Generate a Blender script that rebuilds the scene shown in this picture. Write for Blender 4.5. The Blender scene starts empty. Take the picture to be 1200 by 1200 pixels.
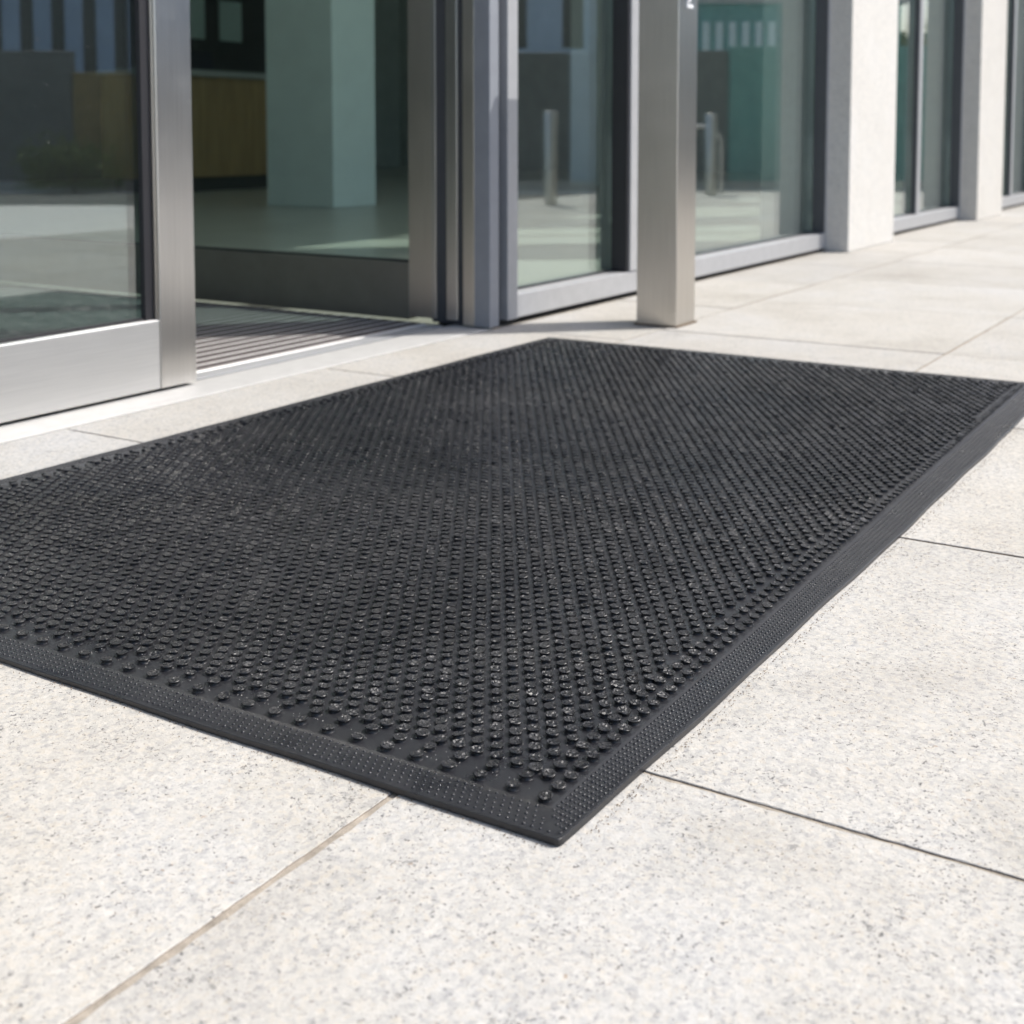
import bpy, bmesh, math, random
import numpy as np
from mathutils import Vector, noise as mnoise

random.seed(7)
rng = np.random.default_rng(7)
sc = bpy.context.scene
col = sc.collection

# ------------------------------------------------------------------ camera
YAW, PITCH, FPX, PY = 0.558204, 0.0755255, 1530.59, 272.68
cd = bpy.data.cameras.new('camera')
cam = bpy.data.objects.new('camera', cd)
col.objects.link(cam)
cam.location = (0, 0, 0.5)
cam.rotation_euler = (math.pi / 2 - PITCH, 0, YAW - math.pi / 2)
cd.sensor_width = 36
cd.sensor_fit = 'HORIZONTAL'
cd.lens = FPX / 1200 * 36
cd.shift_y = -(600 - PY) / 1200
cd.clip_start = 0.02
cd.clip_end = 3000
cd.dof.use_dof = True
cd.dof.focus_distance = 1.24
cd.dof.aperture_fstop = 8.2
sc.camera = cam

# ------------------------------------------------------------------ sky and sun
SUN_ELEV, SUN_AZ = math.radians(52), math.radians(-46)      # azimuth of the direction TO the sun, from +X
w = bpy.data.worlds.new('World')
sc.world = w
w.use_nodes = True
nt = w.node_tree
sky = nt.nodes.new('ShaderNodeTexSky')
sky.sky_type = 'NISHITA'
sky.sun_disc = False
sky.sun_elevation = SUN_ELEV
sky.sun_rotation = math.pi / 2 - SUN_AZ
sky.air_density = 1.0
sky.dust_density = 3.0
sky.ozone_density = 1.0
bg = nt.nodes['Background']
bg.inputs[1].default_value = 0.15
nt.links.new(sky.outputs[0], bg.inputs[0])
sd = bpy.data.lights.new('sun', 'SUN')
sd.energy = 3.3
sd.angle = math.radians(0.5)
sd.color = (1.0, 0.966, 0.915)
sun = bpy.data.objects.new('sun', sd)
col.objects.link(sun)
to_sun = Vector((math.cos(SUN_ELEV) * math.cos(SUN_AZ), math.cos(SUN_ELEV) * math.sin(SUN_AZ), math.sin(SUN_ELEV)))
sun.rotation_euler = to_sun.to_track_quat('Z', 'Y').to_euler()
sc.view_settings.view_transform = 'Standard'
sc.view_settings.look = 'None'
sc.view_settings.exposure = 0.6
sc.view_settings.gamma = 1
sc.view_settings.use_curve_mapping = False
sc.render.engine = 'CYCLES'
sc.cycles.use_denoising = True
sc.cycles.max_bounces = 10
sc.cycles.transparent_max_bounces = 24
sc.cycles.sample_clamp_indirect = 6
sc.cycles.caustics_reflective = False
sc.cycles.caustics_refractive = False


# ------------------------------------------------------------------ materials
class NM:
    def __init__(s, name):
        s.m = bpy.data.materials.new(name)
        s.m.use_nodes = True
        s.t = s.m.node_tree
        s.b = s.t.nodes['Principled BSDF']

    def n(s, typ, **kw):
        nd = s.t.nodes.new(typ)
        for k, v in kw.items():
            if k.startswith('i_'):
                nd.inputs[k[2:].replace('_', ' ')].default_value = v
            else:
                setattr(nd, k, v)
        return nd

    def l(s, a, b):
        s.t.links.new(a, b)

    def coords(s, scale=(1, 1, 1), kind='Object'):
        tc = s.n('ShaderNodeTexCoord')
        mp = s.n('ShaderNodeMapping')
        mp.inputs['Scale'].default_value = scale
        s.l(tc.outputs[kind], mp.inputs[0])
        return mp.outputs[0]

    def noise(s, vec, scale, detail=3, rough=0.5):
        nd = s.n('ShaderNodeTexNoise')
        nd.inputs['Scale'].default_value = scale
        nd.inputs['Detail'].default_value = detail
        nd.inputs['Roughness'].default_value = rough
        s.l(vec, nd.inputs['Vector'])
        return nd

    def vor(s, vec, scale, feature='F1'):
        nd = s.n('ShaderNodeTexVoronoi', feature=feature)
        nd.inputs['Scale'].default_value = scale
        s.l(vec, nd.inputs['Vector'])
        return nd

    def ramp(s, fac, stops):
        nd = s.n('ShaderNodeValToRGB')
        e = nd.color_ramp.elements
        while len(e) > 1:
            e.remove(e[-1])
        for i, (p, c) in enumerate(stops):
            el = e[0] if i == 0 else e.new(p)
            el.position = p
            c = c if isinstance(c, tuple) else (c, c, c)
            el.color = (*c, 1)
        s.l(fac, nd.inputs[0])
        return nd.outputs[0]

    def mix(s, fac, a, b, mode='MIX'):
        nd = s.n('ShaderNodeMix', data_type='RGBA', blend_type=mode)
        for sock, v in ((nd.inputs[0], fac), (nd.inputs[6], a), (nd.inputs[7], b)):
            if isinstance(v, (int, float)):
                sock.default_value = v if sock == nd.inputs[0] else (v, v, v, 1)
            elif isinstance(v, tuple):
                sock.default_value = (*v, 1)
            else:
                s.l(v, sock)
        return nd.outputs[2]

    def math(s, op, a, b=0.0):
        nd = s.n('ShaderNodeMath', operation=op)
        for sock, v in ((nd.inputs[0], a), (nd.inputs[1], b)):
            if isinstance(v, (int, float)):
                sock.default_value = v
            else:
                s.l(v, sock)
        return nd.outputs[0]

    def bump(s, h, strength, dist, normal=None):
        nd = s.n('ShaderNodeBump')
        nd.inputs['Strength'].default_value = strength
        nd.inputs['Distance'].default_value = dist
        s.l(h, nd.inputs['Height'])
        if normal is not None:
            s.l(normal, nd.inputs['Normal'])
        return nd.outputs[0]

    def set(s, **kw):
        for k, v in kw.items():
            sock = s.b.inputs[k.replace('_', ' ')]
            if isinstance(v, tuple):
                sock.default_value = (*v, 1)
            elif isinstance(v, (int, float)):
                sock.default_value = v
            else:
                s.l(v, sock)
        return s.m


def simple(name, c, rough=0.6, metal=0.0, var=0.12, scale=12, bump=0.0):
    k = NM(name)
    v = k.coords()
    nz = k.noise(v, scale, 4, 0.6)
    lo = tuple(x * (1 - var) for x in c)
    hi = tuple(min(1, x * (1 + var)) for x in c)
    kw = dict(Base_Color=k.ramp(nz.outputs[0], [(0.3, lo), (0.7, hi)]), Roughness=rough, Metallic=metal)
    if bump:
        kw['Normal'] = k.bump(k.noise(v, scale * 12, 3).outputs[0], bump, 0.002)
    return k.set(**kw)


def granite(name, tone=1.0, fine=1.0, bumpy=0.35, dirty=1.0):
    k = NM(name)
    tc = k.n('ShaderNodeTexCoord')
    oi = k.n('ShaderNodeObjectInfo')
    off = k.n('ShaderNodeVectorMath', operation='MULTIPLY_ADD')
    cmb = k.n('ShaderNodeCombineXYZ')
    k.l(oi.outputs['Random'], cmb.inputs[0])
    k.l(oi.outputs['Random'], cmb.inputs[1])
    k.l(cmb.outputs[0], off.inputs[0])
    off.inputs[1].default_value = (37, 91, 0)
    k.l(tc.outputs['Object'], off.inputs[2])
    v = off.outputs[0]
    dn = k.noise(v, 160 * fine, 3, 0.6)
    wv = k.n('ShaderNodeVectorMath', operation='MULTIPLY_ADD')
    k.l(dn.outputs['Color'], wv.inputs[0])
    wv.inputs[1].default_value = (0.010, 0.010, 0.010)
    k.l(v, wv.inputs[2])
    g1 = k.vor(wv.outputs[0], 250 * fine)           # mineral grains
    sep = k.n('ShaderNodeSeparateColor')
    k.l(g1.outputs['Color'], sep.inputs[0])
    grain = k.ramp(sep.outputs[0], [(0.0, (0.40, 0.40, 0.41)), (0.14, (0.52, 0.52, 0.52)), (0.42, (0.63, 0.62, 0.60)),
                                     (0.7, (0.68, 0.67, 0.655)), (0.90, (0.65, 0.605, 0.54)), (1.0, (0.74, 0.73, 0.71))])
    n2 = k.noise(v, 115 * fine, 4, 0.68)
    c = k.mix(0.42, grain, k.ramp(n2.outputs[0], [(0.36, (0.44, 0.45, 0.46)), (0.47, (0.60, 0.595, 0.58)), (0.56, (0.67, 0.66, 0.635)), (0.68, (0.69, 0.645, 0.57))]))
    # dark mica flecks: ragged shapes cut from noise, gathered in loose clouds
    cloud = k.noise(v, 18 * fine, 3, 0.6)
    lift = k.math('MULTIPLY', k.math('SUBTRACT', cloud.outputs[0], 0.5), 0.22)
    f1 = k.noise(wv.outputs[0], 330 * fine, 3, 0.55)
    m1 = k.ramp(k.math('ADD', f1.outputs[0], lift), [(0.63, 0.0), (0.675, 1.0)])
    c = k.mix(k.math('MULTIPLY', m1, 0.82), c, (0.10, 0.10, 0.11))
    f2 = k.noise(wv.outputs[0], 150 * fine, 3, 0.6)
    m2 = k.ramp(k.math('ADD', f2.outputs[0], lift), [(0.645, 0.0), (0.70, 1.0)])
    c = k.mix(k.math('MULTIPLY', m2, 0.60), c, (0.20, 0.205, 0.215))
    f3 = k.noise(v, 120 * fine, 2, 0.5)
    c = k.mix(k.math('MULTIPLY', k.ramp(f3.outputs[0], [(0.70, 0.0), (0.76, 1.0)]), 0.5), c, (0.36, 0.24, 0.15))
    # broad stains and slab-to-slab tone
    st = k.noise(v, 3.2, 4, 0.6)
    c = k.mix(0.25 + 0.75 * dirty, c, k.ramp(st.outputs[0], [(0.3, (0.90, 0.88, 0.85)), (0.5, (1.0, 0.99, 0.97)), (0.7, (1.03, 1.04, 1.06))]), 'MULTIPLY')
    grime = k.noise(v, 1.3, 5, 0.68)
    c = k.mix(dirty, c, k.ramp(grime.outputs[0], [(0.33, (0.87, 0.865, 0.85)), (0.47, (1.0, 1.0, 1.0))]), 'MULTIPLY')
    spot = k.vor(v, 5.5)
    ss = k.n('ShaderNodeSeparateColor')
    k.l(spot.outputs['Color'], ss.inputs[0])
    sm = k.math('MULTIPLY', k.math('GREATER_THAN', ss.outputs[0], 0.86), k.ramp(k.math('ADD', spot.outputs['Distance'], k.math('MULTIPLY', dn.outputs[0], 0.06)), [(0.07, 1.0), (0.13, 0.0)]))
    c = k.mix(k.math('MULTIPLY', sm, 0.16 * dirty), c, (0.22, 0.20, 0.18))
    c = k.mix(1.0, c, k.ramp(oi.outputs['Random'], [(0.0, (0.91 * tone, 0.90 * tone, 0.88 * tone)), (0.5, (1.0 * tone, 0.985 * tone, 0.95 * tone)),
                                                     (1.0, (0.96 * tone, 0.965 * tone, 0.965 * tone))]), 'MULTIPLY')
    hb = k.noise(v, 420 * fine, 3, 0.65)
    hb2 = k.noise(v, 110 * fine, 2, 0.5)
    h = k.math('ADD', hb.outputs[0], k.math('MULTIPLY', hb2.outputs[0], 1.6))
    h = k.math('SUBTRACT', h, k.math('MULTIPLY', m1, 0.6))
    return k.set(Base_Color=c, Roughness=0.78, Specular_IOR_Level=0.3, Normal=k.bump(h, bumpy, 0.0018))


def brushed(name, c, rough, vertical=True, streak=0.25):
    k = NM(name)
    v = k.coords((900, 900, 6) if vertical else (6, 900, 900))
    nz = k.noise(v, 1.0, 3, 0.6)
    v2 = k.coords()
    blot = k.noise(v2, 9, 4, 0.6)
    fine = k.noise(v2, 60, 3, 0.6)
    cc = k.ramp(nz.outputs[0], [(0.3, tuple(x * 0.9 for x in c)), (0.7, tuple(min(1, x * 1.07) for x in c))])
    r = k.math('ADD', k.math('MULTIPLY', blot.outputs[0], streak * 0.5), rough - 0.05)
    sm = k.ramp(fine.outputs[0], [(0.66, 0.0), (0.8, 0.12)])
    r = k.math('ADD', r, sm)
    k.b.inputs['Anisotropic'].default_value = 0.6
    tg = k.n('ShaderNodeTangent', direction_type='RADIAL', axis='Z')
    k.l(tg.outputs[0], k.b.inputs['Tangent'])
    return k.set(Base_Color=cc, Metallic=1.0, Roughness=r, Normal=k.bump(nz.outputs[0], 0.10, 0.0003))


def glass(name, tint, r0, dirt=0.012):
    k = NM(name)
    t = k.t
    t.nodes.remove(k.b)
    out = t.nodes['Material Output']
    tr = k.n('ShaderNodeBsdfTransparent')
    tr.inputs[0].default_value = (*tint, 1)
    gl = k.n('ShaderNodeBsdfGlossy')
    gl.inputs['Color'].default_value = (0.95, 0.98, 0.97, 1)
    gl.inputs['Roughness'].default_value = 0.0
    lw = k.n('ShaderNodeLayerWeight')
    lw.inputs['Blend'].default_value = 0.5
    f5 = k.math('POWER', lw.outputs['Facing'], 4.0)
    fac = k.math('ADD', k.math('MULTIPLY', f5, 1 - r0), r0)
    mx = k.n('ShaderNodeMixShader')
    k.l(fac, mx.inputs[0])
    k.l(tr.outputs[0], mx.inputs[1])
    k.l(gl.outputs[0], mx.inputs[2])
    df = k.n('ShaderNodeBsdfDiffuse')
    df.inputs[0].default_value = (0.75, 0.77, 0.76, 1)
    v = k.coords()
    big = k.noise(v, 3, 4, 0.7)
    sp = k.vor(v, 55)
    s = k.n('ShaderNodeSeparateColor')
    k.l(sp.outputs['Color'], s.inputs[0])
    dot = k.math('MULTIPLY', k.math('LESS_THAN', s.outputs[0], 0.10), k.ramp(sp.outputs['Distance'], [(0.05, 1.0), (0.16, 0.0)]))
    fd = k.math('ADD', k.math('MULTIPLY', big.outputs[0], dirt), k.math('MULTIPLY', dot, 0.10))
    m2 = k.n('ShaderNodeMixShader')
    k.l(fd, m2.inputs[0])
    k.l(mx.outputs[0], m2.inputs[1])
    k.l(df.outputs[0], m2.inputs[2])
    k.l(m2.outputs[0], out.inputs[0])
    return k.m


def rubber(name, base, rough, grain, dust=0.35):
    k = NM(name)
    tc = k.n('ShaderNodeTexCoord')
    geo = k.n('ShaderNodeNewGeometry')
    v = geo.outputs['Position']
    n1 = k.noise(v, 2.6, 5, 0.62)
    n2 = k.noise(v, 700, 2, 0.6)
    n3 = k.noise(v, 1900, 2, 0.6)
    c = k.ramp(n1.outputs[0], [(0.34, tuple(x * 0.85 for x in base)), (0.66, tuple(x * 1.25 for x in base))])
    spk = k.ramp(n3.outputs[0], [(0.63, 0.0), (0.74, 1.0)])
    c = k.mix(k.math('MULTIPLY', spk, 0.10 * dust), c, (0.34, 0.34, 0.34))
    du = k.noise(v, 9, 5, 0.7)
    c = k.mix(k.math('MULTIPLY', k.ramp(du.outputs[0], [(0.45, 0.0), (0.75, 1.0)]), 0.035 * dust), c, (0.42, 0.40, 0.38))
    sheen_paint = k.noise(v, 2.3, 5, 0.6)  # pale patches imitating soft sheen, painted into the rubber colour
    sheen_paint.inputs['Distortion'].default_value = 0.8
    c = k.mix(k.math('MULTIPLY', k.ramp(sheen_paint.outputs[0], [(0.47, 0.0), (0.68, 1.0)]), 0.024), c, (0.46, 0.46, 0.47))
    wet = k.noise(v, 22, 3, 0.55)
    r = k.math('SUBTRACT', rough, k.ramp(wet.outputs[0], [(0.56, 0.0), (0.70, 0.16)]))
    sheen = k.noise(v, 1.7, 2, 0.5)
    r = k.math('ADD', r, k.ramp(sheen.outputs[0], [(0.38, 0.0), (0.62, 0.12)]))
    h = k.math('ADD', k.math('MULTIPLY', n2.outputs[0], 1.2), n3.outputs[0])
    return k.set(Base_Color=c, Roughness=r, Specular_IOR_Level=0.5, Normal=k.bump(h, grain, 0.0009))


M = {}
M['granite'] = granite('granite_slab', 0.70)
M['column_stone'] = granite('column_stone', 1.03, 1.2, 0.05, 0.15)
M['joint'] = simple('sandy_joint', (0.30, 0.265, 0.22), 0.95, var=0.35, scale=60, bump=0.5)
M['joint_side'] = simple('dirty_slab_side', (0.16, 0.115, 0.075), 0.95, var=0.4, scale=70)
M['steel_v'] = brushed('stainless_upright', (0.60, 0.59, 0.575), 0.29)
M['steel_post'] = brushed('stainless_post', (0.62, 0.59, 0.545), 0.32)
M['steel_h'] = brushed('stainless_rail', (0.76, 0.75, 0.73), 0.60, False)
M['bronze'] = simple('bronze_rail', (0.27, 0.26, 0.225), 0.45, 0.6, 0.08)
M['alu'] = simple('grey_frame_paint', (0.40, 0.405, 0.415), 0.42, 0.15, 0.05, 25)
M['threshold'] = simple('threshold_metal', (0.50, 0.495, 0.48), 0.5, 0.1, 0.06, 30)
M['alu_bright'] = simple('bright_aluminium', (0.86, 0.87, 0.89), 0.38, 0.25, 0.05, 40)
M['jamb'] = simple('jamb_paint', (0.27, 0.285, 0.315), 0.42, 0.15, 0.05, 25)
M['slate_shade'] = simple('slate_frame_shade', (0.066, 0.070, 0.078), 0.45, 0.1, 0.06)  # frame grey darkened for recessed faces, their shade put into the colour
M['gasket'] = simple('black_gasket', (0.018, 0.018, 0.022), 0.5, 0, 0.1)
M['dark'] = simple('dark_plinth', (0.03, 0.03, 0.03), 0.8, 0, 0.2)
M['glass'] = glass('window_glass', (0.91, 0.985, 0.965), 0.16)
M['glass_door'] = glass('door_glass', (0.80, 0.895, 0.88), 0.17, 0.016)
M['glass_screen'] = glass('screen_glass', (0.90, 0.98, 0.955), 0.05, 0.010)
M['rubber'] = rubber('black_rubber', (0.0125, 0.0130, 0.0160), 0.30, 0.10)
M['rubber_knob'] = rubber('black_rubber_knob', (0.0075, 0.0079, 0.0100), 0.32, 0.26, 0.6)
M['sparkle_grit'] = simple('pale_sparkle_grit', (0.62, 0.60, 0.56), 0.25, 0, 0.3, 900)
M['dirt'] = simple('brown_dirt', (0.16, 0.105, 0.06), 0.95, 0, 0.5, 300)
M['carpet'] = simple('brown_carpet', (0.10, 0.085, 0.083), 0.95, 0, 0.3, 300, 0.6)
M['bar'] = simple('matting_bar', (0.66, 0.65, 0.64), 0.42, 0.25, 0.1, 60)
M['lobby_floor'] = simple('lobby_floor', (0.56, 0.53, 0.47), 0.28, 0, 0.1, 3)
M['white_wall'] = simple('white_plaster', (0.88, 0.92, 0.90), 0.7, 0, 0.04, 5)
M['grey_wall'] = simple('grey_plaster', (0.42, 0.44, 0.43), 0.7, 0, 0.1, 5)
M['ceil'] = simple('ceiling', (0.82, 0.82, 0.82), 0.8, 0, 0.05)
M['pane_pale'] = simple('pale_panel', (0.55, 0.66, 0.62), 0.5, 0, 0.05)
M['navy'] = simple('navy_fabric', (0.012, 0.014, 0.03), 0.85, 0, 0.2, 40)
M['asphalt'] = simple('asphalt', (0.06, 0.06, 0.06), 0.9, 0, 0.25, 60, 0.4)
M['hoarding'] = simple('hoarding_paint', (0.11, 0.12, 0.12), 0.5, 0, 0.15, 2)
M['teal'] = simple('teal_panel', (0.10, 0.30, 0.28), 0.25, 0, 0.12, 2)
M['brick'] = simple('brown_brick', (0.20, 0.155, 0.115), 0.85, 0, 0.25, 9)
M['ochre'] = simple('ochre_board', (0.24, 0.175, 0.06), 0.7, 0, 0.2, 6)
M['blue_wall'] = simple('blue_grey_cladding', (0.34, 0.43, 0.54), 0.5, 0, 0.08, 2)
M['pale_wall'] = simple('pale_cladding', (0.60, 0.65, 0.70), 0.6, 0, 0.06, 2)
M['dark_win'] = simple('dark_window', (0.02, 0.025, 0.03), 0.12, 0, 0.1)
M['pale_win'] = simple('pale_blind', (0.60, 0.70, 0.68), 0.4, 0, 0.05)
M['leaf'] = simple('shrub_leaf', (0.12, 0.16, 0.035), 0.85, 0, 0.35, 14)
M['bark'] = simple('bark', (0.10, 0.075, 0.05), 0.9, 0, 0.2, 30)
M['concrete'] = simple('concrete', (0.42, 0.41, 0.39), 0.85, 0, 0.1, 8)


def wood_mat():
    k = NM('brown_timber')
    nz = k.noise(k.coords((14, 14, 1.2)), 1.5, 4, 0.6)
    return k.set(Base_Color=k.ramp(nz.outputs[0], [(0.3, (0.34, 0.195, 0.075)), (0.7, (0.50, 0.31, 0.13))]), Roughness=0.45)


M['wood'] = wood_mat()


def plaza_mat():
    k = NM('plaza_paving')
    v = k.coords()
    br = k.n('ShaderNodeTexBrick')
    br.offset = 0.5
    br.inputs['Scale'].default_value = 1.0
    br.inputs['Brick Width'].default_value = 0.71
    br.inputs['Row Height'].default_value = 0.72
    br.inputs['Mortar Size'].default_value = 0.004
    br.inputs['Color1'].default_value = (0.60, 0.585, 0.55, 1)
    br.inputs['Color2'].default_value = (0.56, 0.55, 0.53, 1)
    br.inputs['Mortar'].default_value = (0.33, 0.27, 0.2, 1)
    k.l(v, br.inputs['Vector'])
    g = k.vor(v, 220)
    c = k.mix(0.25, br.outputs[0], k.ramp(g.outputs['Distance'], [(0.1, 0.35), (0.5, 0.62)]))
    return k.set(Base_Color=c, Roughness=0.8)


M['plaza'] = plaza_mat()


# ------------------------------------------------------------------ helpers
ORIG = {}


def props(o, label=None, cat=None, group=None, kind=None):
    for key, val in (('label', label), ('category', cat), ('group', group), ('kind', kind)):
        if val:
            o[key] = val
    return o


def thing(name, loc, label, cat, group=None, rotz=0.0):
    o = bpy.data.objects.new(name, None)
    o.empty_display_size = 0.1
    o.location = loc
    o.rotation_euler = (0, 0, rotz)
    col.objects.link(o)
    ORIG[o.name] = Vector(loc)
    return props(o, label, cat, group)


def sub_empty(name, parent, label=None):
    o = bpy.data.objects.new(name, None)
    o.empty_display_size = 0.05
    o.parent = parent
    col.objects.link(o)
    ORIG[o.name] = ORIG[parent.name]
    if label:
        o['label'] = label
    return o


def link_mesh(name, me, mat, parent=None, local=False):
    o = bpy.data.objects.new(name, me)
    if mat is not None and not me.materials:
        me.materials.append(mat)
    col.objects.link(o)
    if parent is not None:
        o.parent = parent
        if not local:
            me.transform(__import__('mathutils').Matrix.Translation(-ORIG[parent.name]))
        ORIG[o.name] = ORIG[parent.name]
    else:
        ORIG[o.name] = Vector((0, 0, 0))
    return o


def bx(bm, x0, x1, y0, y1, z0, z1):
    vs = [bm.verts.new((x, y, z)) for z in (z0, z1) for y in (y0, y1) for x in (x0, x1)]
    for f in ((0, 2, 3, 1), (4, 5, 7, 6), (0, 1, 5, 4), (2, 6, 7, 3), (0, 4, 6, 2), (1, 3, 7, 5)):
        bm.faces.new([vs[i] for i in f])


def boxes(name, lst, mat, parent=None, bevel=0.0, local=False, seg=2):
    bm = bmesh.new()
    for b in lst:
        bx(bm, *b)
    if bevel:
        bmesh.ops.bevel(bm, geom=list(bm.edges), offset=bevel, segments=seg, affect='EDGES', profile=0.5)
    me = bpy.data.meshes.new(name)
    bm.to_mesh(me)
    bm.free()
    return link_mesh(name, me, mat, parent, local)


def box(name, b, mat, parent=None, bevel=0.0, local=False, seg=2):
    return boxes(name, [b], mat, parent, bevel, local, seg)


def raw_mesh(name, verts, faces_flat, nper, smooth=False):
    """fast mesh: verts (N,3), faces (M,nper)"""
    me = bpy.data.meshes.new(name)
    verts = np.asarray(verts, np.float32)
    faces = np.asarray(faces_flat, np.int32)
    me.vertices.add(len(verts))
    me.vertices.foreach_set('co', verts.ravel())
    me.loops.add(faces.size)
    me.loops.foreach_set('vertex_index', faces.ravel())
    me.polygons.add(len(faces))
    me.polygons.foreach_set('loop_start', np.arange(0, faces.size, nper, dtype=np.int32))
    me.polygons.foreach_set('loop_total', np.full(len(faces), nper, np.int32))
    if smooth:
        me.polygons.foreach_set('use_smooth', np.ones(len(faces), bool))
    me.update(calc_edges=True)
    return me


def lathe(name, prof, seg, mat, parent=None, at=(0, 0, 0), smooth=True, wobble=None):
    """prof: list of (r,z), first and last r may be 0"""
    vs, fs = [], []
    for (r, z) in prof:
        for s in range(seg):
            a = 2 * math.pi * s / seg
            vs.append((at[0] + r * math.cos(a), at[1] + r * math.sin(a), at[2] + z))
    for i in range(len(prof) - 1):
        for s in range(seg):
            a, b = i * seg + s, i * seg + (s + 1) % seg
            fs.append((a, b, b + seg, a + seg))
    return link_mesh(name, raw_mesh(name, vs, fs, 4, smooth), mat, parent)


# ------------------------------------------------------------------ ground, slabs, road
GLASS_Y = 1.86
ground = boxes('ground', [(-400, 600, -500, 500, -0.5, -0.028)], M['plaza'])
props(ground, kind='structure')

SX0, SX1, SY0, SY1 = -1.3, 12.6, -1.5, 1.803
pav = box('pavement', (SX0, SX1, SY0, SY1 + 0.03, -0.10, -0.0019), M['joint'])
props(pav, kind='structure')
JW, JH = 0.0017, 0.0024


def slab(x0, x1, y0, y1):
    x0, x1, y0, y1 = x0 + JW, x1 - JW, y0 + JH, y1 - JH
    dz = random.uniform(-0.0005, 0.0005)
    cx, cy = (x0 + x1) / 2, (y0 + y1) / 2
    bm = bmesh.new()
    # slightly ragged arris: subdivided rim with a tiny chamfer
    n = 64 if (x0 < 3.3 and y1 > -0.3 and y0 < 1.9 and x1 > 0.2) else 14
    top, mid, low = [], [], []
    pts = []
    for (ax, ay, bx_, by) in ((x0, y0, x1, y0), (x1, y0, x1, y1), (x1, y1, x0, y1), (x0, y1, x0, y0)):
        for i in range(n):
            t = i / n
            pts.append((ax + (bx_ - ax) * t, ay + (by - ay) * t))
    for (px, py) in pts:
        j = abs(mnoise.noise(Vector((px * 40, py * 40, 3.1)))) * 0.0026 + abs(mnoise.noise(Vector((px * 120, py * 120, 7.7)))) * 0.0022 + 0.0002
        ix = -1 if px > cx else 1
        iy = -1 if py > cy else 1
        ex = 1 if (abs(px - x0) < 1e-6 or abs(px - x1) < 1e-6) else 0
        ey = 1 if (abs(py - y0) < 1e-6 or abs(py - y1) < 1e-6) else 0
        top.append(bm.verts.new((px - cx + ix * ex * j, py - cy + iy * ey * j, dz)))
        e2 = 0.6 * j
        mid.append(bm.verts.new((px - cx + ix * ex * e2, py - cy + iy * ey * e2, dz - 0.0009)))
        low.append(bm.verts.new((px - cx, py - cy, -0.03)))
    L = len(pts)
    for i in range(L):
        k = (i + 1) % L
        bm.faces.new((mid[i], mid[k], top[k], top[i]))
        bm.faces.new((low[i], low[k], mid[k], mid[i])).material_index = 1
    bm.faces.new(top)
    me = bpy.data.meshes.new('paving_slab')
    bm.to_mesh(me)
    bm.free()
    me.materials.append(M['granite'])
    me.materials.append(M['joint_side'])
    o = link_mesh('paving_slab', me, None, pav, local=True)
    o.location = (cx, cy, 0)


PX = 0.7075
fx = [0.897 + PX * i for i in range(-3, 17)]
fx = [0.897 if abs(v - 0.897) < 1e-6 else v for v in fx]
for a, b in zip(fx[:-1], fx[1:]):
    ysplit = 0.583 if b <= 0.9 else 0.722
    rows = [ysplit - 0.72 * 3, ysplit - 0.72 * 2, ysplit - 0.72, ysplit, 1.435]
    for k in range(4):
        slab(max(a, SX0), min(b, SX1), max(rows[k], SY0), rows[k + 1])
bxs = [1.455 + 0.68 * i for i in range(-4, 17)]
for a, b in zip(bxs[:-1], bxs[1:]):
    slab(max(a, SX0), min(b, SX1), 1.435, SY1)

# the plaza on the other side of the street, seen in the glass: its own frame
FW = Vector((math.cos(YAW), -math.sin(YAW), 0))
RT = Vector((math.sin(YAW), math.cos(YAW), 0))
P_ROT = math.atan2(RT.y, RT.x)
P0 = Vector((0, 2 * GLASS_Y, 0))


def plaza(s, d, z=0.0):
    q = P0 + FW * d + RT * s
    return Vector((q.x, q.y, z - 0.028))


def road():
    me = bpy.data.meshes.new('road')
    vs = [plaza(-40, 9.6), plaza(4.8, 9.6), plaza(4.8, 11.4), plaza(-40, 11.4)]
    me.from_pydata([(v.x, v.y, -0.022) for v in vs], [], [(0, 1, 2, 3)])
    props(link_mesh('road', me, M['asphalt']), kind='structure')


road()

# ------------------------------------------------------------------ the mat
X0, Y0, ML, MW = 0.7646, 0.4389, 1.9664, 1.1614
mat_t = thing('floor_mat', (X0, Y0, 0.0), 'large black rubber scraper mat with raised round knobs on the stone paving', 'doormat')


def mat_wave(x, y):
    return (0.0004 * (1 + math.sin(x * 5.3 + 1.2) * math.cos(y * 4.1 + 0.4)) + 0.0002 * (1 + math.sin(x * 13 + y * 9)))


def edge_w(t, ph):
    return 0.0009 * math.sin(t * 11 + ph) + 0.0006 * math.sin(t * 29 + ph * 2)


def ridge_k(x):
    return (0.0262 + 0.0120 * x) / 0.0350


def y_to_t(x, y):
    k = ridge_k(x)
    return y / k if y < 0.037 * k else max(0.0371, y)


def t_to_y(x, t):
    k = ridge_k(x)
    if t <= 0.037:
        return t * k
    if t < 0.16:
        f = (t - 0.037) / (0.16 - 0.037)
        return 0.037 * k + (0.16 - 0.037 * k) * f
    return t


def bow(x, t):
    return -0.0052 * max(0.0, math.sin(math.pi * min(1, x / (ML * 0.9)))) ** 0.7 * max(0.0, 1 - t / 0.08)


def mat_z(x, y, t=None):
    t = y_to_t(x, y) if t is None else t
    d = min(x, ML - x, t, (MW - y) * 1.22)
    prof = [(0.0, 0.0040), (0.0006, 0.0045), (0.0042, 0.0047), (0.0052, 0.0045), (0.0335, 0.0052), (0.0350, 0.0056), (0.037, 0.0058), (9, 0.0060)]
    for (a, za), (b, zb) in zip(prof[:-1], prof[1:]):
        if a <= d <= b:
            return za + (zb - za) * (d - a) / (b - a)
    return prof[0][1]


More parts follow.
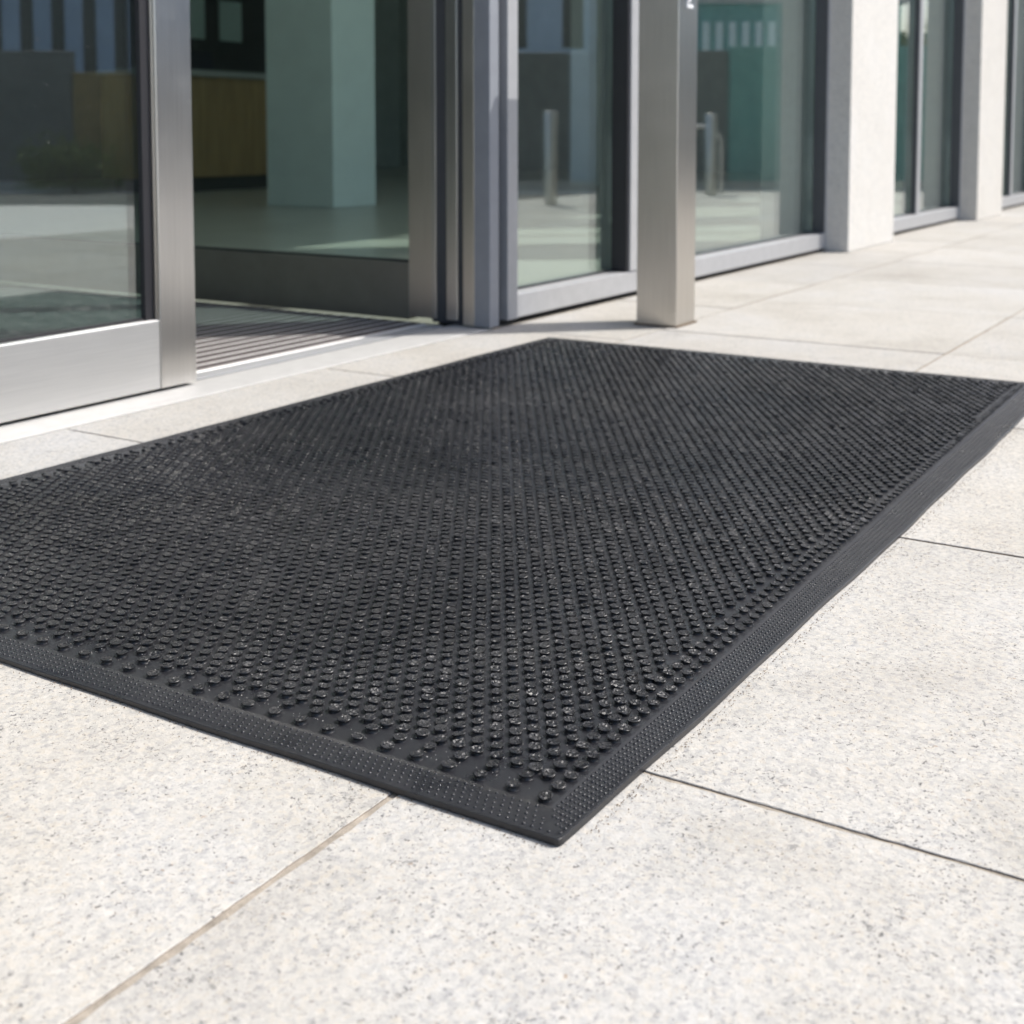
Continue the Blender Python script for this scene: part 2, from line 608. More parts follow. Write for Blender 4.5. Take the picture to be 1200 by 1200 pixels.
def mat_base():
    ds = [0.0, 0.0006, 0.0042, 0.0052, 0.012, 0.02, 0.028, 0.0335, 0.035, 0.037]

    def axis(Lq):
        inner = list(np.linspace(0.06, Lq - 0.06, int(Lq / 0.03)))
        return ds + inner + [Lq - d for d in reversed(ds)]
    xs, ys = axis(ML), axis(MW)
    nx, ny = len(xs), len(ys)
    vs = []
    for j, y in enumerate(ys):
        for i, x in enumerate(xs):
            t = y if y < MW / 2 else 1.0
            yq = t_to_y(x, y) if y < MW / 2 else MW - (MW - y) / 1.22 if MW - y < 0.0371 else y
            z = mat_z(x, yq, t) + mat_wave(x, yq)
            px, py = x, yq + (bow(x, t) if y < MW / 2 else 0)
            fx_ = max(0, 1 - min(x, ML - x) / 0.03)
            fy_ = max(0, 1 - min(y, MW - y) / 0.03)
            px += fx_ * edge_w(y, 0.5)
            py += fy_ * edge_w(x, 2.1)
            # softened corners
            cx_, cy_ = min(x, ML - x), min(y, MW - y)
            r = 0.0035
            if cx_ < r and cy_ < r:
                ox, oy = r - cx_, r - cy_
                m = max(ox, oy)
                h = math.hypot(ox, oy)
                if h > 0:
                    k = m / h
                    nx_, ny_ = r - ox * k, r - oy * k
                    px += (nx_ - cx_) * (1 if x < ML / 2 else -1)
                    py += (ny_ - cy_) * (1 if y < MW / 2 else -1)
            vs.append((px, py, z))
    fs = []
    for j in range(ny - 1):
        for i in range(nx - 1):
            a = j * nx + i
            fs.append((a, a + 1, a + nx + 1, a + nx))
    ring = [i for i in range(nx)] + [j * nx + nx - 1 for j in range(1, ny)] + [(ny - 1) * nx + i for i in range(nx - 2, -1, -1)] + [j * nx for j in range(ny - 2, 0, -1)]
    base = len(vs)
    for r_ in ring:
        x, y, z = vs[r_]
        vs.append((x, y, 0.0006))
    n = len(ring)
    for k in range(n):
        k2 = (k + 1) % n
        fs.append((base + k, base + k2, ring[k2], ring[k]))
    me = raw_mesh('mat_sheet', vs, fs, 4, True)
    # crisp edge between the upright side and the top
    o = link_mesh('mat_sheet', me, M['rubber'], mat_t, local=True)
    try:
        me.set_sharp_from_angle(angle=math.radians(25))
    except Exception:
        pass
    return o


mat_base()


def knob_mesh(seg, rich, seed):
    r = random.Random(seed)
    prof = [(0.0054, -0.0004), (0.0047, 0.0008), (0.0047, 0.0021), (0.0058, 0.0027), (0.0060, 0.0034), (0.0055, 0.0039), (0.0043, 0.0037), (0.0036, 0.0032), (0.0016, 0.0033)]
    if not rich:
        prof = [(0.0052, -0.0003), (0.0047, 0.0020), (0.0060, 0.0029), (0.0056, 0.0038), (0.0040, 0.0034)]
    notch = [r.random() < 0.3 for _ in range(seg)]
    vs, fs = [], []
    for pi_, (rr, z) in enumerate(prof):
        for s in range(seg):
            a = 2 * math.pi * s / seg
            top = pi_ >= len(prof) - (4 if rich else 2)
            dz = 0.0
            k = 1.0
            if top and rich:
                dz = r.uniform(-0.0003, 0.0003) - (0.0006 if notch[s] and pi_ < len(prof) - 1 else 0)
                if pi_ == len(prof) - 2 and s % 3 == 0:
                    dz += 0.0007
            elif top:
                dz = -0.0004 if notch[s] else 0
            if rich and 2 < pi_ < 6:
                k = 1 + r.uniform(-0.035, 0.035)
            vs.append((rr * k * math.cos(a), rr * k * math.sin(a), z + dz))
    vs.append((0, 0, prof[-1][1] + 0.0003))
    c = len(vs) - 1
    for i in range(len(prof) - 1):
        for s in range(seg):
            a, b = i * seg + s, i * seg + (s + 1) % seg
            fs.append((a, b, b + seg))
            fs.append((a, b + seg, a + seg))
    t = (len(prof) - 1) * seg
    for s in range(seg):
        fs.append((t + s, t + (s + 1) % seg, c))
    return np.array(vs, np.float32), np.array(fs, np.int32)


def knob_positions():
    pts = []
    y = 0.0354
    # two rows along each long edge, two sparse rows along each short edge
    x = 0.0434
    while x < ML - 0.042:
        pts.append((x, ridge_k(x) * 0.035 + 0.0083))
        pts.append((x, MW - 0.0354 - 0.0150))
        x += 0.0185
    x = 0.0724
    while x < 0.95:
        pts.append((x, ridge_k(x) * 0.035 + 0.0235))
        x += 0.0185
    x = 0.05
    while x < ML - 0.045:
        pts.append((x, MW - 0.0368))
        x += 0.0272
    y = 0.0650
    while y < MW - 0.06:
        pts.append((0.0443, y))
        pts.append((0.0628, y - 0.0004))
        pts.append((ML - 0.0443, y))
        y += 0.0300
    # the field: staggered rows
    i = 0
    x = 0.0770
    while x < ML - 0.0560:
        y = 0.0640 + (0.00915 if i % 2 else 0.0)
        lim = ridge_k(x) * 0.035 + (0.0305 if x < 0.95 else 0.0190)
        while y - 0.0183 > lim:
            y -= 0.0183
        while y < lim:
            y += 0.0183
        while y < MW - 0.0600:
            pts.append((x, y))
            y += 0.0183
        x += 0.0142
        i += 1
    keep = []
    for i, (x, y) in enumerate(pts):
        if 0.04 < y < 0.09 and i > 330 and any((x - a) ** 2 + (y - b) ** 2 < 0.0108 ** 2 for (a, b) in pts[:330] if b < 0.08):
            continue
        keep.append((x, y))
    pts = keep
    out = []
    for (x, y) in pts:
        x += random.gauss(0, 0.00045)
        y += random.gauss(0, 0.00045)
        out.append((x, y))
    return out


def in_view(x, y, margin=0.0):
    gx, gy = X0 + x, Y0 + y
    d = gx * math.cos(YAW) + gy * math.sin(YAW)
    r = gx * math.sin(YAW) - gy * math.cos(YAW)
    if d < 0.3:
        return None
    u = 600 + FPX * r / d
    v = 157 + FPX * 0.49 / d
    return d if -5 < u < 1205 and v < 1200 else None


kp = knob_positions()
near = sorted([(in_view(x, y) or 99, i) for i, (x, y) in enumerate(kp)])
near_ids = [i for d, i in near[:300]]
near_set = set(near_ids)
kmeshes = []
for s in range(7):
    v, f = knob_mesh(18, True, 100 + s)
    me = raw_mesh('knob', v, f, 3, True)
    try:
        me.set_sharp_from_angle(angle=math.radians(50))
    except Exception:
        pass
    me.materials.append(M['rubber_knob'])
    kmeshes.append(me)


def knob_z(x, y):
    return mat_z(x, y) + mat_wave(x, y)


for i in near_ids:
    x, y = kp[i]
    o = bpy.data.objects.new('knob', random.choice(kmeshes))
    o.parent = mat_t
    o.location = (x, y, knob_z(x, y))
    tilt = 0.05 if random.random() > 0.03 else 0.16
    o.rotation_euler = (random.gauss(0, tilt), random.gauss(0, tilt), random.uniform(0, 6.28))
    s = random.uniform(0.95, 1.05)
    o.scale = (s, s, random.uniform(0.9, 1.1))
    col.objects.link(o)


def scatter(name, temps, places, mat, parent):
    V, F, base = [], [], 0
    for (x, y, z, sc_, rot, tx, ty) in places:
        v, f = temps[random.randrange(len(temps))]
        c, s = math.cos(rot), math.sin(rot)
        vx = (v[:, 0] * c - v[:, 1] * s) * sc_
        vy = (v[:, 0] * s + v[:, 1] * c) * sc_
        vz = v[:, 2] * sc_ + vx * tx + vy * ty
        V.append(np.stack([vx + x, vy + y, vz + z], 1))
        F.append(f + base)
        base += len(v)
    me = raw_mesh(name, np.concatenate(V), np.concatenate(F), 3, True)
    try:
        me.set_sharp_from_angle(angle=math.radians(50))
    except Exception:
        pass
    o = link_mesh(name, me, mat, parent, local=True)
    return props(o, kind='stuff')


temps = [knob_mesh(12, True, 300 + s) for s in range(8)]
temps_far = [knob_mesh(12, False, 400 + s) for s in range(6)]
places, places_far = [], []
for i, (x, y) in enumerate(kp):
    if i in near_set:
        continue
    (places if (in_view(x, y) or 99) < 1.75 else places_far).append((x, y, knob_z(x, y), random.uniform(0.95, 1.05), random.uniform(0, 6.28), random.gauss(0, 0.06), random.gauss(0, 0.06)))
random.seed(11)
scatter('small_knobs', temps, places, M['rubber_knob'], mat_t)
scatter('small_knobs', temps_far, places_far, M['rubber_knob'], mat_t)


def pimple():
    seg = 6
    vs, fs = [], []
    for (r, z) in ((0.0016, -0.0003), (0.0013, 0.0005), (0.0007, 0.0010)):
        for s in range(seg):
            a = 2 * math.pi * s / seg
            vs.append((r * math.cos(a), r * math.sin(a), z))
    vs.append((0, 0, 0.0011))
    for i in range(2):
        for s in range(seg):
            a, b = i * seg + s, i * seg + (s + 1) % seg
            fs += [(a, b, b + seg), (a, b + seg, a + seg)]
    for s in range(seg):
        fs.append((2 * seg + s, 2 * seg + (s + 1) % seg, 18))
    return np.array(vs, np.float32), np.array(fs, np.int32)


pl = []


def add_p(x, y):
    pl.append((x, y, knob_z(x, y), random.uniform(0.9, 1.1), 0, 0, 0))


def add_b(x, t):
    y = t_to_y(x, t)
    pl.append((x, y + bow(x, t), mat_z(x, y, t) + mat_wave(x, y), random.uniform(0.95, 1.2), 0, 0, 0))


for row in range(6):                               # long sides
    yy = 0.0058 + row * 0.0041
    x = yy + 0.004 + (0.0031 if row % 2 else 0)
    while x < ML - yy - 0.003:
        add_b(x, 0.0058 + row * 0.0051)
        add_p(x, MW - yy)
        x += 0.0066
for c_ in range(5):                                # short sides
    xx = 0.0072 + c_ * 0.0062
    y = xx + 0.005 + (0.0035 if c_ % 2 else 0)
    while y < MW - xx - 0.003:
        add_p(xx, y)
        add_p(ML - xx, y)
        y += 0.0070
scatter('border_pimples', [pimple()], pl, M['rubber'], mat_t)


def sparkle_grit():  # pale grains, scattered as grit and to imitate tiny sparkling highlights
    tv = np.array([(1, 0, 0), (-1, 0, 0), (0, 1, 0), (0, -1, 0), (0, 0, 1), (0, 0, -1)], np.float32)
    tf = np.array([(0, 2, 4), (2, 1, 4), (1, 3, 4), (3, 0, 4), (2, 0, 5), (1, 2, 5), (3, 1, 5), (0, 3, 5)], np.int32)
    pls = []
    for _ in range(2600):
        x = min(max(random.expovariate(2.6) * 1.0, 0.05), ML - 0.05) if random.random() < 0.6 else random.uniform(0.05, ML - 0.05)
        y = random.uniform(0.05, MW - 0.05)
        up = 0.0036 if random.random() < 0.35 else 0.0
        pls.append((x, y, knob_z(x, y) + up + 0.0001, random.uniform(0.0002, 0.00055), random.uniform(0, 6), random.uniform(-.5, .5), random.uniform(-.5, .5)))
    o = scatter('sparkle_grit', [(tv, tf)], pls, M['sparkle_grit'], mat_t)


sparkle_grit()

def loose_dirt():
    tv = np.array([(1, 0, 0), (-0.7, 0.6, 0), (-0.5, -0.8, 0), (0, 0, 0.9)], np.float32)
    tf = np.array([(0, 1, 3), (1, 2, 3), (2, 0, 3), (0, 2, 1)], np.int32)
    pls = []
    for _ in range(2600):
        r_ = random.random()
        if r_ < 0.55:
            x = random.uniform(0, ML)
            y = -0.0062 + bow(x, 0) * 0.6 - random.expovariate(260)
        elif r_ < 0.75:
            x, y = -0.001 - random.expovariate(240), random.uniform(0, MW)
        else:
            x, y = random.uniform(-1.2, 2.6), random.uniform(-0.45, 1.3)
            if -0.01 < x < ML and -0.01 < y < MW:
                continue
        pls.append((X0 + x, Y0 + y, 0.0002, random.uniform(0.0003, 0.0009), random.uniform(0, 6.28), 0, 0))
    scatter('dirt', [(tv, tf)], pls, M['dirt'], None)


loose_dirt()

# ------------------------------------------------------------------ the building
bld = thing('office_building', (4.0, 1.8, 0), 'modern office building with stone columns, grey framed windows and glass entrance doors', 'building')
H = 3.85  # glazing head, raised out of view to let more sky light into the lobby
COLS = [(-4.1, -3.42), (-1.72, -1.04), (5.412, 6.088), (7.79, 8.466), (10.17, 10.846), (12.55, 13.226)]
for (a, b) in COLS:
    box('stone_column', (a, b, 1.706, 2.10, 0.0, H), M['column_stone'], bld, 0.004)
box('upper_wall', (-6.2, 16.0, 1.72, 2.10, H, 6.5), M['column_stone'], bld)
box('plinth', (2.82, 16.0, 1.828, 1.99, -0.2, 0.0135), M['dark'], bld)
box('plinth', (-6.2, 0.80, 1.828, 1.99, -0.2, 0.0135), M['dark'], bld)
# lobby shell
lob = box('lobby_floor', (-6.2, 16.0, 1.99, 12.0, -0.2, -0.006), M['lobby_floor'])
props(lob, kind='structure')
box('back_wall', (-6.2, 16.0, 12.0, 12.3, -0.2, 6.5), M['grey_wall'], bld)
box('side_wall', (-6.5, -6.2, 1.72, 12.3, -0.2, 6.5), M['grey_wall'], bld)
box('side_wall', (16.0, 16.3, 1.72, 12.3, -0.2, 6.5), M['grey_wall'], bld)
box('ceiling', (-6.2, 16.0, 2.10, 12.0, H + 0.05, H + 0.3), M['ceil'], bld)
box('roof', (-6.5, 16.3, 1.65, 12.4, 6.5, 6.7), M['concrete'], bld)
box('lobby_column', (6.872, 7.340, 5.72, 6.32, -0.004, H + 0.05), M['white_wall'], bld, 0.006)
box('lobby_column', (11.2, 11.7, 5.72, 6.32, -0.004, H + 0.05), M['white_wall'], bld, 0.006)
box('lobby_column', (1.0, 1.5, 6.6, 7.2, -0.004, H + 0.05), M['white_wall'], bld, 0.006)


def window(x0, x1, mullions=(), left_stile=0.045, right_stile=0.012, label=None):
    """fixed glazing between x0 and x1: face of the frame at Y=1.80, glass at 1.86"""
    w_ = sub_empty('window', bld, label)
    zr = 0.078
    f0, f1 = 1.800, 1.905
    box('stile', (x0, x0 + left_stile, f0, f1, 0.014, H), M['alu'], w_, 0.0015)
    box('stile', (x1 - right_stile, x1, f0, f1, 0.014, H), M['alu'], w_, 0.0015)
    xs = [x0 + left_stile]
    for m_ in mullions:
        mf = f0 if m_ == 3.566 else 1.829
        box('mullion', (m_, m_ + 0.062, mf, f1, zr + 0.002, H - 0.06), M['alu'], w_, 0.0015)
        xs += [m_, m_ + 0.062]
    xs.append(x1 - right_stile)
    box('bottom_rail', (x0 + left_stile + 0.0006, x1 - right_stile - 0.0006, f0 + 0.003, f1 - 0.002, 0.015, zr), M['alu'], w_, 0.0025)
    box('top_rail', (x0 + left_stile + 0.0006, x1 - right_stile - 0.0006, f0 + 0.003, f1 - 0.002, H - 0.058, H - 0.002), M['alu'], w_, 0.0025)
    for a, b in zip(xs[0::2], xs[1::2]):
        box('pane', (a + 0.001, b - 0.001, GLASS_Y, GLASS_Y + 0.012, zr + 0.001, H - 0.06), M['glass'], w_)
        last = b == xs[-1]
        box('gasket', (b - (0.013 if b < 3.6 else 0.004), b - 0.0008, 1.806 if (last or b < 3.6) else 1.834, GLASS_Y - 0.0012, zr + 0.002, H - 0.061), M['gasket'] if b < 3.6 else M['slate_shade'], w_)  # dark liner over the frame return, its shade put into the colour
        box('gasket', (a + 0.0008, b - 0.0135, GLASS_Y - 0.006, GLASS_Y - 0.0008, zr + 0.0005, zr + 0.006), M['gasket'], w_)
    return w_


# window beside the door, the mullion behind the post, then the long pane
window(2.862, 5.4115, mullions=(3.566,), left_stile=0.050)
window(6.0885, 7.7895, mullions=(6.945,))
window(8.4665, 10.1695, mullions=(9.33,))
window(10.8465, 12.5495, mullions=(11.7,))
window(13.2265, 15.99, mullions=(14.5,))
window(-6.19, -4.1005, mullions=(-5.2,))
window(-3.4195, -1.7205, mullions=(-2.6,))
window(-1.0395, 0.70, mullions=(-0.2,))

# door jamb: stepped grey profiles right of the doorway
jm = sub_empty('door_jamb', bld, 'stepped grey metal jamb at the right of the doorway')
box('jamb_profile', (2.772, 2.815, 1.797, 1.846, 0.0055, H), M['jamb'], jm, 0.002)
box('jamb_profile', (2.8155, 2.8615, 1.826, 1.90, 0.0055, H), M['slate_shade'], jm, 0.001)
box('jamb_liner', (2.7745, 2.815, 1.8465, 1.882, 0.0055, H), M['steel_post'], jm, 0.0015)
box('jamb_liner', (2.790, 2.815, 1.8825, 1.99, 0.0055, H), M['slate_shade'], jm, 0.001)
jl = sub_empty('door_jamb', bld)
box('jamb_profile', (0.70, 0.80, 1.80, 1.95, 0.0055, H), M['alu'], jl, 0.002)

# threshold
th = sub_empty('door_threshold', bld)
box('threshold_plate', (0.80, 2.80, 1.8065, 1.925, -0.05, 0.0025), M['threshold'], th, 0.002)
box('threshold_groove', (0.80, 2.80, 1.9255, 1.9395, -0.05, -0.0005), M['slate_shade'], th)
box('threshold_trim', (0.80, 2.768, 1.940, 1.985, -0.05, 0.0020), M['alu'], th, 0.0015)

# closed leaf on the left
dl = sub_empty('glass_door', bld, 'closed stainless steel framed glass door leaf')
DF0, DF1 = 1.895, 1.945
box('stile', (1.757, 1.850, DF0, DF1, 0.0092, 2.5), M['steel_v'], dl, 0.0022)
box('stile', (0.808, 0.905, DF0, DF1, 0.0092, 2.5), M['steel_v'], dl, 0.0022)
box('bottom_rail', (0.9055, 1.7563, DF0 + 0.0015, DF1 - 0.002, 0.0092, 0.143), M['steel_h'], dl, 0.0025)
box('top_rail', (0.9055, 1.7563, DF0 + 0.0015, DF1 - 0.002, 2.40, 2.5), M['steel_h'], dl, 0.0025)
box('glazing_bead', (1.7530, 1.7564, DF0 + 0.006, DF0 + 0.024, 0.144, 2.399), M['steel_post'], dl, 0.001)
box('gasket', (1.731, 1.7525, DF0 + 0.012, DF0 + 0.024, 0.144, 2.399), M['gasket'], dl)
box('gasket', (0.9065, 1.7305, DF0 + 0.016, DF0 + 0.023, 0.1435, 0.149), M['gasket'], dl)
box('pane', (0.907, 1.7525, DF0 + 0.0245, DF0 + 0.035, 0.1435, 2.3995), M['glass_door'], dl)
box('door_head', (0.80, 2.815, 1.87, 1.99, 2.51, 2.57), M['alu'], bld, 0.002)
tw = sub_empty('added_transom', bld)  # unseen glazing over the doors, added to brighten the lobby
box('pane', (0.81, 2.77, 1.92, 1.932, 2.571, H - 0.041), M['glass'], tw)
box('top_rail', (0.80, 2.77, 1.88, 1.98, H - 0.04, H - 0.001), M['alu'], tw)

# glass side screen running back into the lobby from the right jamb
ss = sub_empty('side_screen', bld, 'glass screen with bronze bottom rail standing square to the doorway')
SX = 2.790
box('stile', (SX, SX + 0.045, 1.991, 2.067, 0.014, 2.5), M['steel_post'], ss, 0.002)
box('edge_strip', (SX - 0.004, SX + 0.040, 1.975, 1.9905, 0.014, 2.5), M['steel_v'], ss, 0.0015)
box('edge_strip', (SX + 0.004, SX + 0.040, 1.942, 1.9745, 0.014, 2.5), M['steel_post'], ss, 0.002)
box('edge_strip', (SX - 0.006, SX + 0.036, 1.905, 1.9415, 0.014, 2.5), M['steel_v'], ss, 0.0025)
box('bottom_rail', (SX + 0.002, SX + 0.043, 2.0675, 4.2, 0.0055, 0.158), M['bronze'], ss, 0.002)
box('top_rail', (SX + 0.002, SX + 0.043, 2.0675, 4.2, 2.41, 2.5), M['bronze'], ss, 0.002)
box('stile', (SX, SX + 0.045, 4.2005, 4.28, 0.014, 2.5), M['steel_post'], ss, 0.002)
box('gasket', (SX + 0.012, SX + 0.02, 2.068, 4.199, 0.1585, 0.164), M['gasket'], ss)
box('pane', (SX + 0.0205, SX + 0.030, 2.0675, 4.1995, 0.1585, 2.4095), M['glass_screen'], ss)

# ------------------------------------------------------------------ entrance matting inside the doorway
em = thing('entrance_matting', (0.8, 1.99, -0.006), 'striped entrance matting of brown carpet and metal bars inside the doorway', 'entrance matting')
y = 1.9905
k = 0
while y < 3.6:
    box('matting_bar', (0.82, 2.766, y, y + 0.0155, -0.0055, 0.0035), M['bar'], em, 0.002, seg=1)
    box('carpet_strip', (0.82, 2.766, y + 0.0165, y + 0.0465, -0.0055, 0.0045), M['carpet'], em, 0.002, seg=1)
    y += 0.0475

# ------------------------------------------------------------------ steel post beside the doorway
po = thing('access_post', (3.119, 1.469, 0), 'square brushed steel post standing on the paving right of the doorway', 'post')
box('post_shaft', (3.060, 3.178, 1.412, 1.526, 0.0015, 1.07), M['steel_post'], po, 0.0022)
box('post_cap', (3.0585, 3.1795, 1.4105, 1.5275, 1.0703, 1.076), M['steel_v'], po, 0.0015)
boxes('sealant', [(3.0545, 3.1835, 1.4065, 1.4115, 0.0008, 0.0045), (3.0545, 3.0595, 1.412, 1.5315, 0.0008, 0.0045), (3.1785, 3.1835, 1.412, 1.5315, 0.0008, 0.0045), (3.060, 3.178, 1.5265, 1.5315, 0.0008, 0.0045)], M['joint_side'], po, 0.001)
lp = box('label_plate', (3.090, 3.152, 1.4095, 1.4117, 0.815, 0.90), M['steel_v'], po, 0.0006)
for (a, b, c, d_) in ((3.100, 3.122, 0.838, 0.848), (3.104, 3.138, 0.822, 0.832), (3.100, 3.140, 0.855, 0.863), (3.100, 3.106, 0.822, 0.87)):
    box('raised_mark', (a, b, 1.4065, 1.4093, c, d_), M['alu_bright'], lp, 0.0007)

# ------------------------------------------------------------------ lobby furniture
rd = thing('reception_desk', (8.6, 8.4, -0.006), 'brown timber reception desk with pale counter at the back of the lobby', 'reception desk')
box('desk_front', (7.72, 10.4, 8.4, 8.44, 0.12, 1.0), M['wood'], rd, 0.004)
box('counter_top', (7.67, 10.45, 8.34, 9.0, 1.0005, 1.055), M['concrete'], rd, 0.004)
box('plinth', (7.77, 10.35, 8.44, 8.9, -0.004, 0.1195), M['dark'], rd)
box('desk_side', (7.72, 7.76, 8.4405, 9.0, 0.12, 0.9995), M['wood'], rd)
box('desk_side', (10.36, 10.4, 8.4405, 9.0, 0.12, 0.9995), M['wood'], rd)
sh = thing('wall_cabinet', (9.3, 11.6, -0.006), 'tall dark cabinet behind the reception desk with three pale panels', 'cabinet')
box('cabinet_body', (8.3, 12.9, 11.4, 11.98, -0.004, 2.6), M['dark'], sh, 0.005)
for i in range(3):
    box('pale_panel', (10.35 + i * 0.62, 10.72 + i * 0.62, 11.38, 11.3985, 1.62, 2.1), M['pane_pale'], sh, 0.003)


def office_chair(x, y):
    c = thing('office_chair', (x, y, -0.006), 'navy blue office chair behind the reception desk', 'chair')
    box('backrest', (x - 0.24, x + 0.24, y - 0.05, y + 0.03, 0.62, 1.34), M['navy'], c, 0.03)
    box('seat', (x - 0.25, x + 0.25, y - 0.5, y - 0.06, 0.44, 0.52), M['navy'], c, 0.03)
    lathe('pedestal', [(0.3, 0.0), (0.3, 0.04), (0.05, 0.08), (0.03, 0.12), (0.03, 0.44)], 12, M['dark'], c, (x, y - 0.27, 0.0))


office_chair(9.55, 9.75)

# ------------------------------------------------------------------ across the plaza, seen in the glass
def pthing(name, s, d, label, cat, group=None):
    return thing(name, plaza(s, d), label, cat, group, P_ROT)


def plbox(name, b, mat, parent, bevel=0.0):
    """local box in the plaza frame of its thing: x right, y away from the street is -y local"""
    return box(name, b, mat, parent, bevel, local=True)


bol = [(0.28, 9.2, 'stainless bollard on the far side of the paving, nearest the doorway'),
       (1.62, 10.6, 'stainless bollard with a bent hoop behind it across the paving')]
for (s, d, lab) in bol:
    q = plaza(s, d)
    t = thing('bollard', q, lab, 'bollard', 'bollards across the paving')
    lathe('bollard_shaft', [(0.046, 0.0), (0.046, 0.68), (0.041, 0.69), (0.0, 0.69)], 20, M['steel_post'], t, q)
    lathe('base_ring', [(0.08, 0.0), (0.08, 0.012), (0.056, 0.014)], 20, M['steel_v'], t, q)


def hoop(s, d):
    q = plaza(s, d)
    t = thing('cycle_hoop', q, 'bent steel cycle hoop beside the farther bollard', 'cycle stand')
    pts = [(-0.27, 0)] + [(-0.27 + 0.15 * (1 - math.cos(a)), 0.44 + 0.15 * math.sin(a)) for a in np.linspace(0, math.pi / 2, 6)] + \
          [(0.05 + 0.15 * math.sin(a), 0.44 + 0.15 * math.cos(a)) for a in np.linspace(0, math.pi / 2, 6)] + [(0.20, 0)]
    vs, fs, seg = [], [], 8
    for i, (x, z) in enumerate(pts):
        a0, a1 = pts[max(i - 1, 0)], pts[min(i + 1, len(pts) - 1)]
        tx, tz = a1[0] - a0[0], a1[1] - a0[1]
        ln = math.hypot(tx, tz) or 1
        nx_, nz_ = -tz / ln, tx / ln
        for k_ in range(seg):
            an = 2 * math.pi * k_ / seg
            c, s_ = 0.018 * math.cos(an), 0.018 * math.sin(an)
            p = q + RT * (x + nx_ * c) + FW * s_
            vs.append((p.x, p.y, q.z + z + nz_ * c))
    for i in range(len(pts) - 1):
        for k_ in range(seg):
            a, b = i * seg + k_, i * seg + (k_ + 1) % seg
            fs.append((a, b, b + seg, a + seg))
    link_mesh('hoop_tube', raw_mesh('hoop_tube', vs, fs, 4, True), M['steel_v'], t)


hoop(1.55, 10.9)

wall = pthing('boundary_wall', -3, 12.2, 'low boundary wall of dark boards, brown brick and teal panels across the plaza', 'wall')
segs = [(-9.0, -4.0, 'hoarding', 1.30), (-4.0, -3.3, 'ochre', 1.10), (-3.3, -0.4, 'brick', 1.22), (-0.4, 0.55, 'hoarding', 1.28), (0.55, 1.6, 'blue_wall', 1.28), (1.6, 2.02, 'hoarding', 1.30), (2.02, 4.5, 'teal', 1.34)]
for (a, b, m_, h_) in segs:
    n = max(1, round((b - a) / 1.25))
    for i in range(n):
        xa, xb = a + (b - a) * i / n, a + (b - a) * (i + 1) / n
        plbox('wall_panel', (xa + 3 + 0.004, xb + 3 - 0.004, -0.12, 0.0, 0.0, h_), M[m_], wall, 0.006)
plbox('wall_kerb', (-6.0, 7.6, 0.002, 0.10, 0.0, 0.09), M['concrete'], wall)


def far_block(name, s0, s1, d, h, wall_m, win_m, fl, pitch, wfrac, z0, label):
    t = pthing(name, s0, d, label, 'building')
    Lb = s1 - s0
    plbox('wall', (0, Lb, -12, 0, 0, h), M[wall_m], t)
    n = int(Lb / pitch)
    lst = []
    for f in range(int((h - z0) / fl)):
        for i in range(n):
            xa = (i + 0.5 - wfrac / 2) * pitch
            lst.append((xa, xa + wfrac * pitch, z0 + f * fl + 0.15, z0 + f * fl + fl * 0.84))
    first = None
    for (xa, xb, za, zb) in lst:
        if first is None:
            w0, h0 = xb - xa, zb - za
            first = box('window', (0, w0, 0, 0.06, 0, h0), M[win_m], t, 0.01, local=True)
            first.location = (xa, -0.03, za)
        else:
            o = first.copy()
            o.location = (xa, -0.03, za)
            o.parent = t
            col.objects.link(o)
    plbox('parapet', (-0.1, Lb + 0.1, -12.1, 0.08, h, h + (0.4 if h > 5 else 0.08)), M['concrete'], t)
    return t


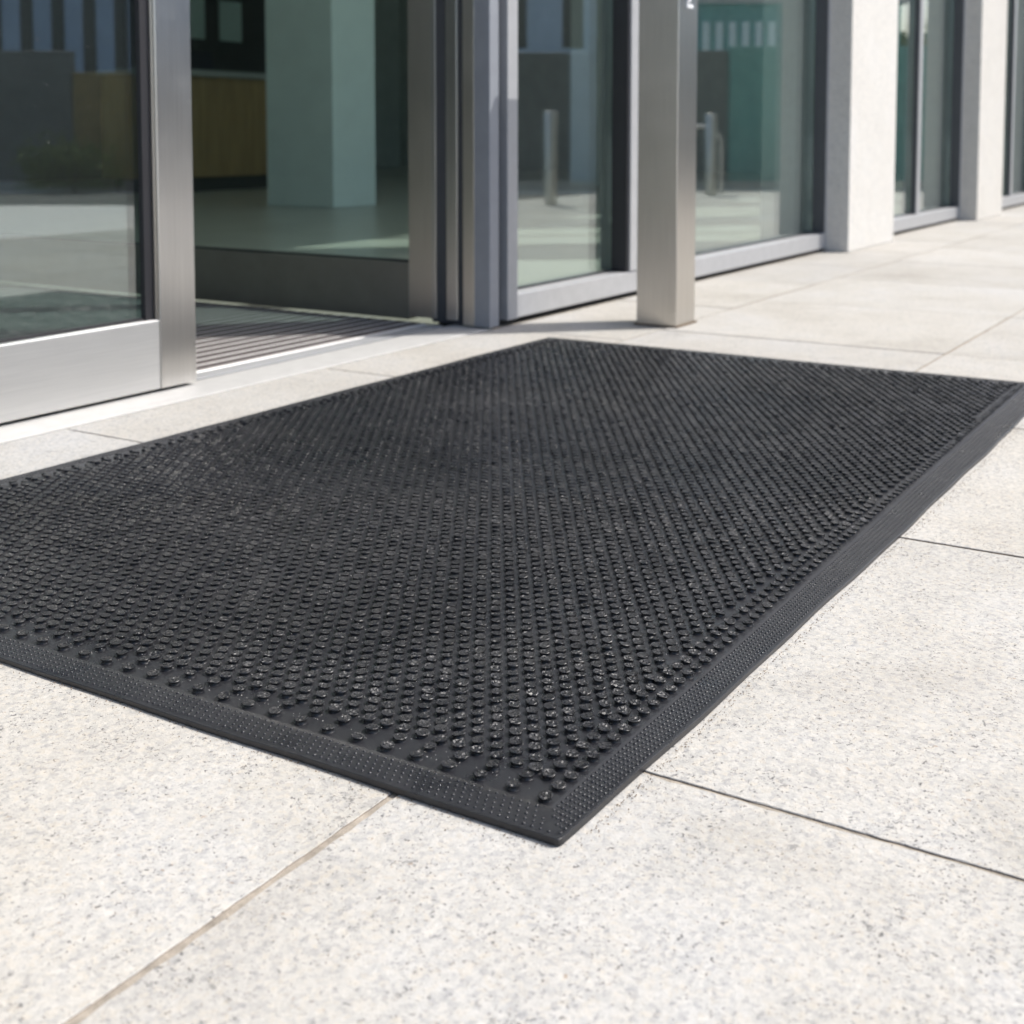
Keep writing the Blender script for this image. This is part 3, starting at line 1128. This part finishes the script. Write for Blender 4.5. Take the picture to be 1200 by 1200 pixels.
far_block('far_building', -16, -3.0, 26, 14, 'blue_wall', 'dark_win', 3.2, 0.62, 0.40, 1.0, 'blue grey clad building with tall dark windows beyond the boundary wall')
far_block('far_building', -2.9, 4.6, 28, 16, 'pale_wall', 'dark_win', 3.4, 1.2, 0.36, 2.2, 'pale grey clad building with narrow dark windows beyond the boundary wall')
far_block('far_building', 2.85, 5.9, 20, 2.5, 'teal', 'pale_win', 0.80, 0.20, 0.52, 1.55, 'low teal clad building with one row of small pale windows beyond the boundary wall')


def leaf_cloud(name, q, rx, rz, n, size, parent, seed):
    r = np.random.default_rng(seed)
    cl = r.normal(0, 0.42, (14, 3))
    pick = cl[r.integers(0, 14, n)] + r.normal(0, 0.24, (n, 3))
    P = pick * np.array([rx, rx, rz]) + np.array([q.x, q.y, q.z])
    P[:, 2] = np.maximum(P[:, 2], 0.03)
    a = r.normal(0, 1, (n, 3))
    a /= np.linalg.norm(a, axis=1)[:, None]
    b = np.cross(a, r.normal(0, 1, (n, 3)))
    b /= np.linalg.norm(b, axis=1)[:, None]
    L_ = size * r.uniform(0.6, 1.3, (n, 1))
    V = np.stack([P - a * L_, P + b * L_ * 0.4, P + a * L_, P - b * L_ * 0.4], 1).reshape(-1, 3)
    F = np.arange(4 * n).reshape(-1, 4)
    return link_mesh(name, raw_mesh(name, V, F, 4), M['leaf'], parent)


q = plaza(-3.85, 11.75)
t = thing('shrub', q, 'small green shrub in front of the brown wall across the plaza', 'shrub')
leaf_cloud('foliage', q + Vector((0, 0, 0.26)), 0.44, 0.30, 3200, 0.028, t, 5)
lathe('stem', [(0.02, 0.0), (0.014, 0.3)], 7, M['bark'], t, q)
for i, (s, d, h_) in enumerate(((7.3, 26, 2.5), (8.6, 28, 2.9), (9.9, 26, 2.4))):
    q = plaza(s, d)
    t = thing('tree', q, ['low green tree at the end of the teal building', 'taller green tree between two lower ones past the teal building', 'low round tree farthest past the teal building'][i], 'tree', 'trees past the teal building')
    leaf_cloud('crown', q + Vector((0, 0, h_ * 0.62)), 1.0, h_ * 0.36, 3500, 0.11, t, 20 + i)
    lathe('trunk', [(0.12, 0.0), (0.09, h_ * 0.3), (0.05, h_ * 0.6)], 9, M['bark'], t, q)
